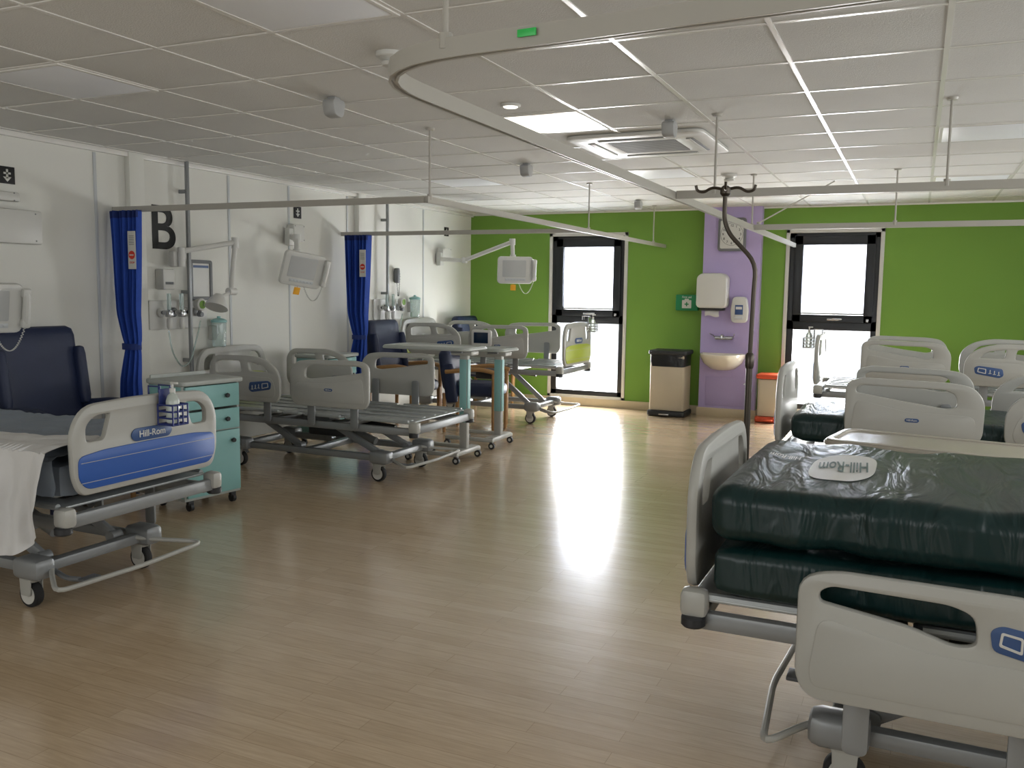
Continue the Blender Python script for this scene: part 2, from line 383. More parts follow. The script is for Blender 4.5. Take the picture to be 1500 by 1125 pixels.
def ac():
    e=thing('air_conditioning_cassette','square white ceiling air conditioning cassette with slatted centre grille','air conditioner',(-1.68,5.85,H),0)
    a=.44
    q=Part('frame_panel',M['white'],e)
    q.plate(fil(rect(-a,-a,a,a),.09),[fil(rect(-.23,-.23,.23,.23),.02)],.024,PZ((0,0,-.013)),.01);q.done()
    q=Part('grille',M['lgrey'],e);q.bx(-.23,-.23,-.02,.23,.23,-.005,.001)
    for i in range(12): q.bx(-.22,-.21+i*.037,-.028,.22,-.2+i*.037,-.019,.001)
    q.done()
    for i in range(4):
        q=Part('louvre',M['dgrey'],e);m=Matrix.Rotation(i*pi/2,4,'Z')
        q.box(m@V((0,.325,-.026)),(.5,.045,.006) if i%2==0 else (.045,.5,.006),.002)
        q.done()
        q=Part('vane',M['white'],e);q.box(m@V((0,.315,-.031)),(.5,.03,.006) if i%2==0 else (.03,.5,.006),.002);q.done()
ac()
# ------------------------------------------------------------ curtain tracks
PROF=[(-.011,-.02),(-.011,.02),(.011,.02),(.011,-.02),(.005,-.02),(.005,-.012),(-.005,-.012),(-.005,-.02)]
ZT=2.0
def track(name,label,path,hang,f=0.,s=1.,z=ZT):
    e=thing(name,label,'curtain track',(path[0][0],path[0][1],z),0,'ceiling-hung curtain tracks')
    o=path[0]
    q=Part('rail',M['trackm'],e);q.sweep([(a-o[0],b-o[1],0) for a,b in path],[(x*s,y*s) for x,y in PROF],f=f);q.done()
    for a,b in hang:
        q=Part('hanger_rod',M['trackm'],e);q.cyl((a-o[0],b-o[1],.015),(a-o[0],b-o[1],H-z),.007,n=10);q.lathe((a-o[0],b-o[1],H-z-.012),[(.025,0),(.03,.012)],12);q.lathe((a-o[0],b-o[1],.0),[(.016,0),(.016,.035)],10);q.done()
    return e
XT=-1.30
track('curtain_track','long white curtain track running the depth of the ward',[(-2.8,4.83),(-2.8,10.53)],[(-2.8,4.87),(-2.8,7.8),(-2.8,10.0)])
track('curtain_track','white curtain track between two bed bays',[(XL+.01,4.78),(-2.815,4.83)],[])
track('curtain_track','white curtain track between two bed bays',[(XL+.01,7.62),(-2.815,7.7)],[])
track('curtain_track','wide white curtain track curving around a bed bay',[(XR-.01,1.62),(XT,1.86),(XT,10.53)],[(-1.02,1.845),(XT,7.65),(1.3,1.69)],f=.34,s=1.12,z=1.995)
track('curtain_track','white curtain track between two bed bays',[(XT+.015,5.05),(XR-.01,5.05)],[(-1.07,5.05),(.1,5.05)],s=1.1)
track('curtain_track','white curtain track between two bed bays',[(XT+.015,7.68),(XR-.01,7.68)],[(-.2,7.68)],s=1.1)
p=Part('track_stay',M['trackm'],None,'thin diagonal white stay bracing the curtain track');p.cyl((XT+.05,7.66,2.03),(-.72,8.3,H-.005),.006,n=8);p.box((XT+.05,7.68,2.035),(.03,.03,.02));p.done(category='bracket')
p=Part('track_label',M['plaingreen'],None,'small green sticker on the curtain track');p.box((-.80,1.8075,2.0),(.045,.004,.016),.0005,0,(radians(-3.8),'Z'));p.done(category='sticker')
# ------------------------------------------------------------ curtains
def curtain(x0,y,wd,tie,seed):
    e=thing('privacy_curtain','dark blue pleated privacy curtain gathered and tied against the wall','curtain',(x0+wd/2,y,0),0,'tied-back blue curtains')
    zt=1.975;zb=.12
    def W(z):
        if z>tie: t=min(1,(z-tie)/(zt-tie));return wd*(.42+.58*t**.5)
        t=(tie-z)/(tie-zb);return wd*(.42+.35*t**.5)
    def fn(u,v):
        z=zt+(zb-zt)*v;w=W(z);a=.035*(1 if z>tie else .8)
        k=max(0,1-abs(z-tie)/.25);a*=1-.5*k
        return V(((u-.5)*w+.03*k,sin(u*2*pi*7+seed)*a+sin(u*2*pi*3+seed+v*2)*.012,z))
    q=Part('fabric',M['curt'],e);q.grid(fn,112,40,0);q.done()
    q=Part('heading_tape',M['curtd'],e)
    q.grid(lambda u,v:fn(u,v*.028)+V((0,-.002,.01)),112,2);q.done()
    q=Part('tie_band',M['curtd'],e)
    q.loft([[V((.02+cos(a)*(wd*.24+.006),sin(a)*.05,tie-.02+dz)) for a in [2*pi*i/20 for i in range(20)]] for dz in(0,.045)],False,False);q.done()
    q=Part('care_card',[M['white'],M['red'],M['dgrey']],e,'white card with a red round emblem')
    q.box((wd*.33,-.05,1.70),(.075,.003,.27),.001)
    q.cyl((wd*.33,-.052,1.665),(wd*.33,-.054,1.665),.03,mi=1);q.box((wd*.33,-.055,1.665),(.04,.001,.009),0,0)
    for i in range(6): q.box((wd*.33,-.052,1.8-i*.012),(.05,.001,.004),0,2)
    q.text('STOP',.02,NY((wd*.33,-.052,1.61)),mi=1)
    q.done()
curtain(XL+.02,4.735,.32,1.0,0);curtain(XL+.07,7.58,.31,.95,1)
# ------------------------------------------------------------ beds
def coil(q,a,b,sag,r=.006,mi=0,th=.0025):
    a=V(a);b=V(b);n=26;pts=[]
    for i in range(n*5+1):
        t=i/(n*5);p=a.lerp(b,t);p.z-=sag*4*t*(1-t);an=t*n*2*pi
        pts.append(p+V((cos(an)*r,sin(an)*r,0)))
    q.tube(pts,th,n=4,mi=mi)
def caster(e,x,y,r=.06,rz=0):
    c=Part('caster',M['bedw'],e);c.box((x,y,r*2+.03),(.09,.07,.07),.02)
    c.plate(fil([(-.03,0),(.03,0),(.035,.09),(-.035,.09)],.012),[],.006,NY((x,y-.03,r)),.002);c.plate(fil([(-.03,0),(.03,0),(.035,.09),(-.035,.09)],.012),[],.006,NY((x,y+.03,r)),.002)
    co=c.done()
    w=Part('wheel',M['rubber'],co,'black rubber tyre');w.loft([[V((x+cos(a)*q,y+dy,r+sin(a)*q)) for a in [2*pi*i/28 for i in range(28)]] for q,dy in((r*.8,-.02),(r*.95,-.018),(r,-.01),(r,.01),(r*.95,.018),(r*.8,.02))]);w.done()
    w=Part('hub',M['white'],co,'pale grey hub disc');w.cyl((x,y-.023,r),(x,y+.023,r),r*.72,n=24);w.cyl((x,y-.027,r),(x,y+.027,r),r*.2);w.done()
def endboard(e,name,x,z0,h,face,acc,lab,hw=.40,logo=True):
    mk=(PX if face>0 else NX)
    o=Part(name,M['bedw'],e)
    out=fil([(-hw+.03,0),(hw-.03,0),(hw,.07),(hw+.005,h*.72),(hw-.06,h*.97),(.12,h),(-.12,h),(-hw+.06,h*.97),(-hw-.005,h*.72),(-hw,.07)],[.03,.03,.05,.1,.1,.05,.05,.1,.1,.05])
    def hole(s):
        pts=[(s*(hw-.045),h*.55),(s*(hw-.045),h*.78),(s*(hw-.10),h*.9),(s*(hw-.20),h*.91),(s*(hw-.155),h*.55)]
        return fil(pts,.03)
    o.plate(out,[hole(1),hole(-1)],.034,mk((x,0,z0)),.012);ob=o.done()
    if acc:
        q=Part('colour_panel',[M[acc],M['bedw']],ob,'coloured insert panel with thin pale lines')
        q.plate(fil([(-hw+.05,.018),(hw-.05,.018),(hw-.012,.06),(hw-.012,h*.42),(hw-.14,h*.46),(.0,h*.47),(-hw+.14,h*.46),(-hw+.012,h*.42),(-hw+.012,.06)],.03),[],.008,mk((x+face*.019,0,z0)),.003)
        for zz in (.12,.35): q.plate(rect(-hw+.02,h*zz,hw-.02,h*zz+.002),[],.002,mk((x+face*.0232,0,z0)),.0003,1)
        q.done()
    if acc and logo:
        q=Part('maker_label',[M['labelblue'],M['white']],ob,'blue oval label with white lettering')
        q.plate(fil([(-.10,-.028),(.10,-.028),(.12,0),(.10,.028),(-.10,.028),(-.12,0)],.02),[],.006,mk((x+face*.021,0,z0+h*.57)),.001)
        q.text('Hill-Rom',.042,mk((x+face*.0245,0,z0+h*.57)),ext=.0012,mi=1);q.done()
    return ob
def rail(e,kind,t0,t1,side,y,z0,h=.34,dev=False,end_label=False):
    L=t1-t0
    sg=-1 if side<0 else 1
    mk=(NY if side<0 else PYf)
    def mp(pts): return [(sg*(t0+a),b) for a,b in pts]
    if kind=='foot':
        e0=.61 if end_label else .82
        out=[(.03,0),(L-.04,0),(L,.05),(L+.005,h*.72),(L-.05,h*.93),(L-.16,h*.98),(.08,h),(.0,h*.93),(0,.05)];rr=[.04,.04,.05,.07,.06,.08,.06,.06,.05]
        hs=[[(.035,h*.86),(.07,h*.93),(L*e0-.06,h*.91),(L*e0,h*.84),(L*e0+.01,h*.59),(L*e0-.05,h*.55),(.38*L,h*.65),(.04,h*.75)]]
    else:
        out=[(.03,0),(L-.06,0),(L,.06),(L,h*.8),(L-.06,h*.98),(.24,h),(.09,h*.88),(0,h*.62),(0,.05)];rr=[.04,.06,.05,.06,.07,.1,.08,.08,.05]
        hs=[[(L-.05,h*.86),(L-.10,h*.91),(L-.31,h*.92),(L-.33,h*.62),(L-.05,h*.56)],[(.31,h*.92),(.15,h*.84),(.08,h*.64),(.29,h*.64)]]
    p=Part('side_rail',M['bedw'],e)
    p.plate(fil(mp(out),rr),[fil(mp(q),.03) for q in hs],.03,mk((0,y,z0)),.009)
    ins=[(.04,.03),(L-.06,.03),(L-.03,.07),(L-.035,h*.47),(.45*L,h*.49),(.05,h*.65),(.03,.07)] if kind=='foot' else [(.05,.03),(L-.08,.03),(L-.035,.08),(L-.04,h*.48),(L-.35,h*.55),(.06,h*.53),(.03,.08)]
    p.plate(fil(mp(ins),.04),[],.007,mk((0,y+side*.014,z0)),.003)
    ob=p.done()
    yy=y-side*.035
    for t in (t0+.15,t1-.15):
        a=Part('rail_arm',M['bedg'],ob)
        a.plate(fil(rect(-.03,-.16,.03,.12),.02),[],.014,NY((-t,yy,z0)),.003)
        a.done()
    m=mk((0,y+side*.0185,z0))
    if kind=='head' or end_label:
        q=Part('rail_label',[M['labelblue'],M['white']],ob,'blue control label with white symbols')
        c=sg*(t0+(.26*L if kind=='head' else .775*L));zc=h*(.34 if kind=='head' else .66);w=1 if kind=='head' else .8
        if end_label and kind=='foot': m=mk((0,y+side*.0155,z0))
        def skew(pts): return [(c+sg*a*w,zc+b) for a,b in pts]
        q.plate(fil(skew([(-.1,-.02),(.08,-.05),(.11,-.03),(.1,.025),(-.08,.045),(-.11,.03)]),.015),[],.004,m,.001,0)
        m2=m.copy();m2.translation=m@V((0,0,.0025))
        q.plate(fil(skew([(-.085,-.006),(-.02,-.02),(-.02,.022),(-.08,.03)]),.006),[fil(skew([(-.078,-.001),(-.026,-.013),(-.026,.017),(-.074,.024)]),.004)],.002,m2,.0003,1)
        for i in range(3):
            cx=c+sg*w*(.01+i*.032);zz=zc-.004-i*.006
            q.plate(rect(cx-.011*w,zz-.014,cx+.011*w,zz-.009),[],.002,m2,.0003,1);q.plate(rect(cx-.003,zz-.014,cx+.003,zz+.018),[],.002,m2,.0003,1)
        q.done()
    if kind=='foot' and not end_label:
        q=Part('rail_badge',[M['labelblue'],M['white']],ob,'small blue oval badge')
        c=sg*(t0+.5*L);zc=h*.36
        q.plate(fil([(c-.03,zc-.010),(c+.03,zc-.010),(c+.038,zc),(c+.03,zc+.010),(c-.03,zc+.010),(c-.038,zc)],.01),[],.003,m,.001,0)
        mm=m.copy();mm.translation=m@V((c,zc,.002));q.text('Hill-Rom',.015,mm,mi=1);q.done()
    if dev:
        q=Part('control_screen',[M['white'],M['screen']],ob,'handset with a dark screen clipped on the rail')
        m=mk((0,y+side*.05,z0))
        c=sg*(t0+.75*L)
        q.plate(fil(rect(c-.11,.12,c+.11,.28),.02),[],.04,m,.008);q.plate(rect(c-.085,.145,c+.085,.26),[],.003,mk((0,y+side*.072,z0)),.001,1);q.done()
def bed(loc,rz,label,dz,foot='blue',rails=(1,1,1,1),low=False,deckvis=False,shift=0,hoop=-.07,head='lime',ftop=None,dev=False,fx=.03,cable=False,nologo=False,bx=0.,bz=0.,Lb=2.04):
    e=thing('hospital_bed',label,'hospital bed',loc,rz,'hospital beds in the ward')
    q=Part('base_frame',M['bedg'],e)
    xf,xh=-.36+shift,-1.69+shift
    for s in(-1,1):
        q.bx(xh-.06,s*.29-.025,.15,xf+.08,s*.29+.025,.2,.01)
    for x in (xf,xh,-1.05+shift): q.bx(x-.03,-.3,.15,x+.03,.3,.2,.01)
    for s in(-1,1): q.cushion((xf,s*.31,.185),(.17,.11,.1),.03,4);q.cushion((xh,s*.31,.185),(.17,.11,.1),.03,4)
    q.done()
    q=Part('foot_bumper_hoop',M['bedw'],e)
    q.tube([(xf,-.22,.19),(xf+.1,-.3,.17),(hoop,-.43,.15),(hoop+.03,0,.15),(hoop,.43,.15),(xf+.1,.3,.17),(xf,.22,.19)],.011,n=10,f=.07);q.done()
    q=Part('brake_pedal',M['dgrey'],e);q.tube([(xf,-.24,.17),(xf+.12,-.24,.13),(xf+.16,-.2,.12)],.012,n=8,f=.03);q.box((xf+.18,-.17,.12),(.05,.09,.015),.005);q.done()
    for x in (xf,xh):
        for s in(-1,1): caster(e,x-.02,s*.31)
    q=Part('lift_arms',M['bedg'],e);zt=dz-.11
    for s in(-1,1):
        y=s*.2
        for xa,xb in ((xf-.08,xf-.52),(xh+.5,xh+.12)):
            a=V((xa,y,.19));b=V((xb,y,zt));d=b-a
            ang=atan2(d.z,-d.x)
            q.box((a+b)/2,(d.length,.03,.055),.01,0,(ang,'Y'))
            q.cyl((a.x,y-.03,a.z),(a.x,y+.03,a.z),.03);q.cyl((b.x,y-.03,b.z),(b.x,y+.03,b.z),.03)
    for xa in (xf-.52,xh+.12): q.cyl((xa,-.24,zt),(xa,.24,zt),.018)
    q.cyl((xf-.25,0,.24),(xf-.62,0,zt-.03),.03);q.cyl((xf-.62,0,zt-.03),(xf-.85,0,zt),.016)
    q.box((-1.15,0,zt-.02),(.3,.16,.1),.02)
    q.done()
    q=Part('deck_frame',M['bedg'],e)
    for s in(-1,1): q.bx(-Lb+.03,s*.4-.02,dz-.115,-.02,s*.4+.02,dz-.06,.01)
    for x in (-.05,-.7,-1.3,-Lb+.06): q.bx(x-.03,-.4,dz-.11,x+.03,.4,dz-.065,.008)
    q.bx(-.02+bx,-.42,dz-.1,.02+bx,.42,dz-.04,.012)
    q.done()
    q=Part('mattress_deck',M['deck'],e)
    for a,b in ((-.04,-.62),(-.64,-1.0),(-1.02,-1.2),(-1.22,-Lb+.06)):
        q.plate(fil(rect(b,-.42,a,.42),.03),[fil(rect(b+.06+i*(a-b-.12)/3,-.3,b+.06+(i+.55)*(a-b-.12)/3,.3),.02) for i in range(3)] if not deckvis else [],.012,PZ((0,0,dz-.02)),.004)
        for s in(-1,1): q.tube([(b+.02,s*.41,dz-.015),(a-.02,s*.41,dz-.015)],.014)
    if deckvis:
        for y in (-.34,-.17,0,.17,.34): q.bx(-Lb+.09,y-.02,dz-.014,-.07,y+.02,dz-.006,.003)
    q.done()
    q=Part('actuator_box',M['dark'],e);q.box((-.95,-.12,dz-.17),(.34,.16,.09),.02);q.cyl((-.5,.12,dz-.16),(-.82,.12,dz-.14),.025);q.done()
    for x in (.0,-Lb):
        for s in(-1,1):
            X=x+(bx if x==0 else 0);Z=dz+(bz if x==0 else 0)
            q=Part('corner_bumper',[M['bedw'],M['dark']],e)
            q.box((X,s*.425,Z-.05),(.08,.065,.085),.02);q.lathe((X,s*.435,Z-.12),[(.03,0),(.036,.006),(.036,.028),(.03,.035)],16,1);q.done()
    if cable:
        q=Part('mains_cable',M['dgrey'],e);coil(q,(-1.75,-.42,dz-.02),(-1.62,-.33,.12),.05,.014,th=.004);q.done()
    if foot is not None: endboard(e,'footboard',fx,dz+.0 if ftop is None else ftop[0],.44 if ftop is None else ftop[1],1,foot,None,logo=not nologo)
    if head is not None: endboard(e,'headboard',-Lb-.02,dz+.02,.42,1,head,None,logo=False)
    z0=dz+.07;yy=.475
    if low: z0=dz-.195;yy=.535
    spec=[('foot',.36,1.05,-1),('head',1.17,1.85,-1),('foot',.36,1.05,1),('head',1.17,1.85,1)]
    for on,(k,a,b,s) in zip(rails,spec):
        if on: rail(e,k,a,b,s,s*yy,z0,dev=(dev and k=='foot' and s<0),end_label=(low and k=='foot'))
    return e
bed((-3.18,2.93,0),0,'white hospital bed, blue footboard panel, made up with grey-blue bedding',.53,'blue',(0,0,1,1),low=True,ftop=(.575,.37),head='blue')
bed((-3.25,5.87,0),0,'bare grey hospital bed frame without mattress, side rails up',.50,None,(1,1,1,1),deckvis=True,cable=True)
bed((-3.41,9.12,0),0,'raised hospital bed with a lime-green footboard panel, no mattress',.66,'lime',(1,1,1,1),deckvis=True,dev=True,Lb=1.95)
bed((-.60,2.95,0),pi,'hospital bed with a thick glossy green mattress and lowered side rails',.57,'blue',(1,1,1,1),low=True,shift=-.1,hoop=-.26,ftop=(.575,.41),head='blue',fx=-.03,bx=-.05,bz=.02,Lb=2.05)
bed((-.70,5.87,0),pi,'hospital bed with green mattress and raised pale side rails',.56,'blue',(1,1,1,1))
bed((-.78,8.8,0),pi,'raised bare hospital bed beside the tall dark-framed window',.64,'blue',(1,1,1,1),deckvis=True)
# ------------------------------------------------------------ mattresses and bedding
MS=(1.93,.94,.165)
p=Part('bed_mattress',M['vinyl'],None,'thick glossy dark green vinyl air mattress, upper layer')
p.cushion((0,0,0),MS,.055,70,.016,4,puff=.008,st=(2.4,.5,.7))
o=p.done(loc=(.455,2.96,.816),category='mattress')
def mtop(x,y):
    kx=(1-(x/MS[0]*2)**4)*(1-(y/MS[1]*2)**4)
    return MS[2]/2+noise.noise(V((x*4*2.4,y*4*.6*.5,MS[2]/2*4*.7)))*.016+.008*kx
def disc(r,a):
    t=2*pi*a;c,s=cos(t),sin(t);sx=abs(c)**.6*(1 if c>0 else -1);sy=abs(s)**.6*(1 if s>0 else -1)
    x=-.64+sx*.095*r;y=-.03+sy*.20*r+.25*sx*.098*r
    return V((x,y,mtop(x,y)+.002))
q=Part('maker_print',M['white'],o,'white printed oval logo patch');q.grid(disc,14,72);q.done()
q=Part('maker_lettering',M['ink'],o,'grey-green lettering printed on the white patch')
q.text('Hill-Rom',.042,fr((-.64,-.03,0),(-1,-.25,0),(0.05,-1,0),1,5.2),ext=.0002,mi=0)
for v in q.bm.verts: v.co.z+=mtop(v.co.x,v.co.y)+.0045
q.done()
q=Part('small_lettering',M['white'],o,'small pale lettering printed beside the patch')
q.text('Hill-Rom',.028,fr((-.83,.08,0),(-1,-.2,0),(0,-1,0),1,3.2),ext=.0002)
for v in q.bm.verts: v.co.z+=mtop(v.co.x,v.co.y)+.004
q.done()
p=Part('bed_mattress',M['vinyl'],None,'dark green vinyl base mattress under the air mattress')
p.cushion((0,0,0),(1.92,.92,.14),.035,30,.006,4,seed=4,st=(2,.6,.7));p.done(loc=(.46,2.96,.646),category='mattress')
p=Part('bed_mattress',M['vinyl'],None,'dark green vinyl mattress between raised side rails')
p.cushion((0,0,0),(1.94,.84,.17),.06,24,.012,6,seed=9);p.done(loc=(.31,5.87,.655),category='mattress')
p=Part('bed_mattress',M['blanket'],None,'mattress wrapped in grey-blue bedding')
p.cushion((0,0,0),(1.94,.83,.165),.05,10,.0);p.done(loc=(-4.19,2.93,.62),category='mattress')
def blanket():
    w=.43;T=.728
    def fn(u,v):
        x=-3.205-1.9*v;s=(u-.5)*2*.60
        if abs(s)<w: y=s;z=T
        else: y=(w+.012)*(1 if s>0 else -1);z=T-(abs(s)-w)
        if abs(abs(s)-w)<.04: z-=.008
        n=noise.noise(V((x*4,s*5,1)))*.03+noise.noise(V((x*11,s*9,5)))*.016
        return V((x,2.93+y+(abs(n)*(1 if s>0 else -1) if abs(s)>=w else 0),z+abs(n)+.004))
    p=Part('bed_blanket',M['blanket'],None,'rumpled grey-blue blanket spread over the made bed');p.grid(fn,70,90,thick=.004);p.done(category='blanket')
    def fs(u,v):
        top=.16+.10*sin(v*5+.5)+.04*sin(v*13)
        L=.45+.09*sin(v*6+.6)-.14*(1-v)**3
        s=u*(L+top)-top
        x0=-3.18-.85*v
        amp=min(1,max(0,s)*4)
        fold=(.030*sin(v*19+u*3)+.016*sin(v*43+1))*amp
        n=noise.noise(V((v*4,u*5,2)))*.035+noise.noise(V((v*11,u*9,4)))*.014
        if s<0: y=2.495-s-.01+n*.3;z=T+.048+abs(n)*.6
        else: y=2.455-fold-.03-.03*amp;z=T+.042-s*.95
        return V((x0+fold*.5-.02*amp*(1-v)+n*.4,y,z))
    p=Part('bed_sheet',M['sheet'],None,'crumpled white cotton sheet hanging over the side of the bed');p.grid(fs,60,110,thick=.004);p.done(category='sheet')
blanket()
# gel bottle holders on footboards
def gel(x,y,z,d,blue=True):
    e=thing('wire_bottle_holder','blue wire holder hooked over the footboard' if blue else 'small wire holder hooked on the footboard','bottle holder',(x,y,z),0 if d>0 else pi)
    m=M['wireblue'] if blue else M['steel']
    q=Part('wire_basket',m,e)
    for zz in(0,.03,.06,.09): q.tube([(.01,-.045,zz),(.1,-.045,zz),(.1,.045,zz),(.01,.045,zz)],.0045,n=6,closed=True)
    for a,b in((.01,-.045),(.1,-.045),(.1,.045),(.01,.045),(.1,-.015),(.1,.015)): q.cyl((a,b,0),(a,b,.09),.004,n=6)
    q.tube([(.01,-.03,.09),(.01,-.03,.17),(-.06,-.03,.17),(-.06,-.03,.13)],.0045,n=6);q.tube([(.01,.03,.09),(.01,.03,.17),(-.06,.03,.17),(-.06,.03,.13)],.0045,n=6)
    q.tube([(.01,-.045,0),(.1,0,0),(.01,.045,0)],.0045,n=6)
    q.box((.012,0,.12),(.006,.08,.08),.003)
    q.done()
    e=thing('gel_pump_bottle','clear hand gel bottle with a white pump','bottle',(x+.055*d,y,z+.005),0)
    q=Part('bottle_body',M['gel'],e);q.lathe((0,0,0),[(.026,0),(.03,.005),(.03,.10),(.022,.125),(.012,.135),(.012,.14)],20);q.done()
    q=Part('pump',M['white'],e);q.cyl((0,0,.14),(0,0,.158),.013);q.cyl((0,0,.158),(0,0,.18),.005);q.box((.012,0,.183),(.04,.014,.01),.004);q.done()
gel(-3.125,3.0,.82,1);gel(-3.355,9.4,1.0,1,False);gel(-.835,8.5,.96,-1,False)
# ------------------------------------------------------------ drip stand on the near bed
def drip():
    e=thing('drip_pole','dark metal drip pole with four hooks clamped to the bed corner','drip pole',(-.575,3.455,.5),0)
    q=Part('pole',M['bronze'],e)
    q.cyl((0,0,0),(0,0,.70),.012);q.lathe((0,0,.66),[(.014,0),(.017,.01),(.017,.05),(.011,.06)],16)
    q.tube([(0,0,.68),(.005,0,.96),(.01,0,1.06),(-.09,-.03,1.17),(-.11,-.03,1.22),(-.11,-.03,1.35)],.0085,n=12,f=.05);q.done()
    q=Part('pole_clamp',M['dark'],e);q.box((0,-.0,.02),(.05,.04,.06),.01);q.done()
    q=Part('hook_head',M['bronze'],e);X=-.11;Z=1.31;q.lathe((X,-.03,Z),[(.012,0),(.02,.01),(.02,.03),(.01,.04)],16)
    for a in (0.2,.2+pi/2,.2+pi,.2+1.5*pi):
        c,s=cos(a),sin(a)
        q.tube([(X,-.03,Z+.025),(X+.05*c,-.03+.05*s,Z+.035),(X+.08*c,-.03+.08*s,Z+.015),(X+.105*c,-.03+.105*s,Z+.022),(X+.11*c,-.03+.11*s,Z+.042)],.0055,n=8,f=.02)
    q.done()
drip()
# ------------------------------------------------------------ overbed tables
def overbed(loc,rz,label,z,L,W,top,col,side=1):
    e=thing('overbed_table',label,'overbed table',loc,rz,'wheeled overbed tables')
    q=Part('table_top',M[top],e)
    xo=-side*(L/2-.12)
    q.plate(fil(rect(xo-L/2,-W/2,xo+L/2,W/2),.07),[],.022,PZ((0,0,z)),.008)
    q.plate(fil(rect(xo-L/2+.005,-W/2+.005,xo+L/2-.005,W/2-.005),.07),[fil(rect(xo-L/2+.03,-W/2+.03,xo+L/2-.03,W/2-.03),.06)],.012,PZ((0,0,z+.012)),.005);q.done()
    q=Part('column',[M['bedw'],M[col]],e);q.box((0,0,z/2+.03),(.075,.055,z-.12),.012,0);q.box((0,-.03,z*.5+.12),(.065,.008,z-.42),.003,1);q.box((.04,0,z*.5+.12),(.008,.05,z-.42),.003,1)
    q.box((0,0,z-.035),(.2,.14,.04),.012,0);q.done()
    q=Part('base',M['bedw'],e);q.box((0,0,.085),(.1,.42,.045),.015)
    for s in(-1,1): q.box((-side*.2,s*.2,.08),(.5,.045,.035),.012)
    q.done()
    for s in(-1,1):
        for x in(.03*side,-side*.43):
            c=Part('caster',[M['dark'],M['white']],e);c.cyl((x,s*.2-.012,.03),(x,s*.2+.012,.03),.03);c.cyl((x,s*.2-.014,.03),(x,s*.2+.014,.03),.014,mi=1);c.box((x,s*.2,.06),(.03,.04,.02),.005);c.done()
    q=Part('release_lever',M['dgrey'],e);q.box((side*.02,-W/2+.03,z-.02),(.1,.03,.012),.004);q.done()
overbed((-3.45,6.60,0),0,'overbed table with pale top and teal column beside the bare bed',.955,.82,.42,'grey_lam','teal')
overbed((-3.50,7.38,0),0,'overbed table with pale top and teal column between two beds',.90,.8,.4,'grey_lam','teal')
overbed((.55,4.16,0),radians(-10),'overbed table with a long pale moulded top between two beds',.79,1.0,.42,'tan','grey_lam')
# ------------------------------------------------------------ armchairs
def armchair(loc,rz,label,m='navy',hb=1.1,w=.6,arm='wood'):
    e=thing('armchair',label,'chair',loc,rz,'navy armchairs by the beds')
    q=Part('seat',M[m],e);q.cushion((.02,0,.43),(.52,w-.1,.13),.05,8,puff=.02);q.done()
    q=Part('backrest',M[m],e);r=Matrix.Rotation(radians(-8),4,'Y')
    q.cushion((-.27,0,.43+(hb-.4)/2),(.13,w-.02,hb-.38),.06,10,rot=r)
    for s in(-1,1): q.cushion((-.22,s*(w/2-.03),hb-.30),(.13,.07,.4),.034,6,rot=r)
    q.done()
    for s in(-1,1):
        q=Part('armrest',M[arm],e);q.tube([(-.26,s*(w/2),.62),(.1,s*(w/2),.66),(.28,s*(w/2),.62)],.022 if arm=='wood' else .035,n=10,f=.1);q.cyl((.25,s*w/2,.04),(.25,s*w/2,.62),.02);q.done()
        for x in(-.28,.25):
            q=Part('leg',M['wood'],e);q.cyl((x,s*(w/2-.03),0),(x,s*(w/2-.03),.4),.017,.022);q.done()
armchair((-5.02,4.0,0),0,'high-backed navy vinyl armchair against the cream wall',hb=1.13,w=.64,arm='navy')
armchair((-4.92,8.06,0),0,'navy vinyl armchair with wooden arms beside the blue curtain',hb=1.08)
armchair((-4.95,10.05,0),0,'navy vinyl armchair in the far corner by the green wall',hb=1.08)
armchair((-4.1,8.12,0),radians(10),'low wooden-armed visitor chair between bed and table',hb=.8,w=.5)
# ------------------------------------------------------------ bedside locker
def locker(loc,rz,label):
    e=thing('bedside_locker',label,'bedside cabinet',loc,rz,'teal bedside lockers')
    w,d,h=.43,.36,.82
    q=Part('body',M['grey_lam'],e)
    q.bx(-d/2,-w/2,.07,-d/2+.015,w/2,h,.002)
    for s in(-1,1): q.bx(-d/2,s*w/2-.009,.07,d/2-.02,s*w/2+.009,h,.003)
    q.bx(-d/2,-w/2,.07,d/2-.02,w/2,.09,.002);q.bx(-d/2,-w/2,.5,d/2-.02,w/2,.52,.002);q.done()
    for s in(-1,1):
        q=Part('side_panel',M['teal'],e)
        q.bx(-d/2+.01,s*w/2+s*.009-.003,.09,d/2-.03,s*w/2+s*.009+.003,h-.01,.002)
        q.done()
    q=Part('top',M['grey_lam'],e);q.plate(fil(rect(-d/2-.01,-w/2-.02,d/2+.01,w/2+.02),.03),[],.03,PZ((0,0,h+.012)),.008);q.bx(-d/2,-w/2,h+.02,-d/2+.015,w/2,h+.05,.004);q.done()
    for z0,z1,nm in((.66,.81,'drawer'),(.51,.645,'drawer'),(.09,.5,'door')):
        q=Part(nm,M['teal'],e);q.bx(d/2-.02,-w/2+.004,z0,d/2,w/2-.004,z1,.004);ob=q.done()
        q=Part('knob',M['dark'],ob);yk=(w/2-.07) if nm=='door' else .1;q.lathe((d/2,yk,(z0+z1)/2 if nm=='drawer' else z1-.07),[(.008,0),(.008,.01),(.016,.016),(.014,.026)],14,ax=(1,0,0));q.done()
    for x in(-1,1):
        for y in(-1,1):
            c=Part('caster',M['dark'],e);c.cyl((x*.14,y*.17-.012,.028),(x*.14,y*.17+.012,.028),.028);c.box((x*.14,y*.17,.055),(.03,.04,.03),.004);c.done()
locker((-4.32,4.42,0),radians(-8),'teal-fronted bedside locker with drawers and a pale top')
locker((-4.95,6.72,0),0,'teal-fronted bedside locker half hidden by a bed')
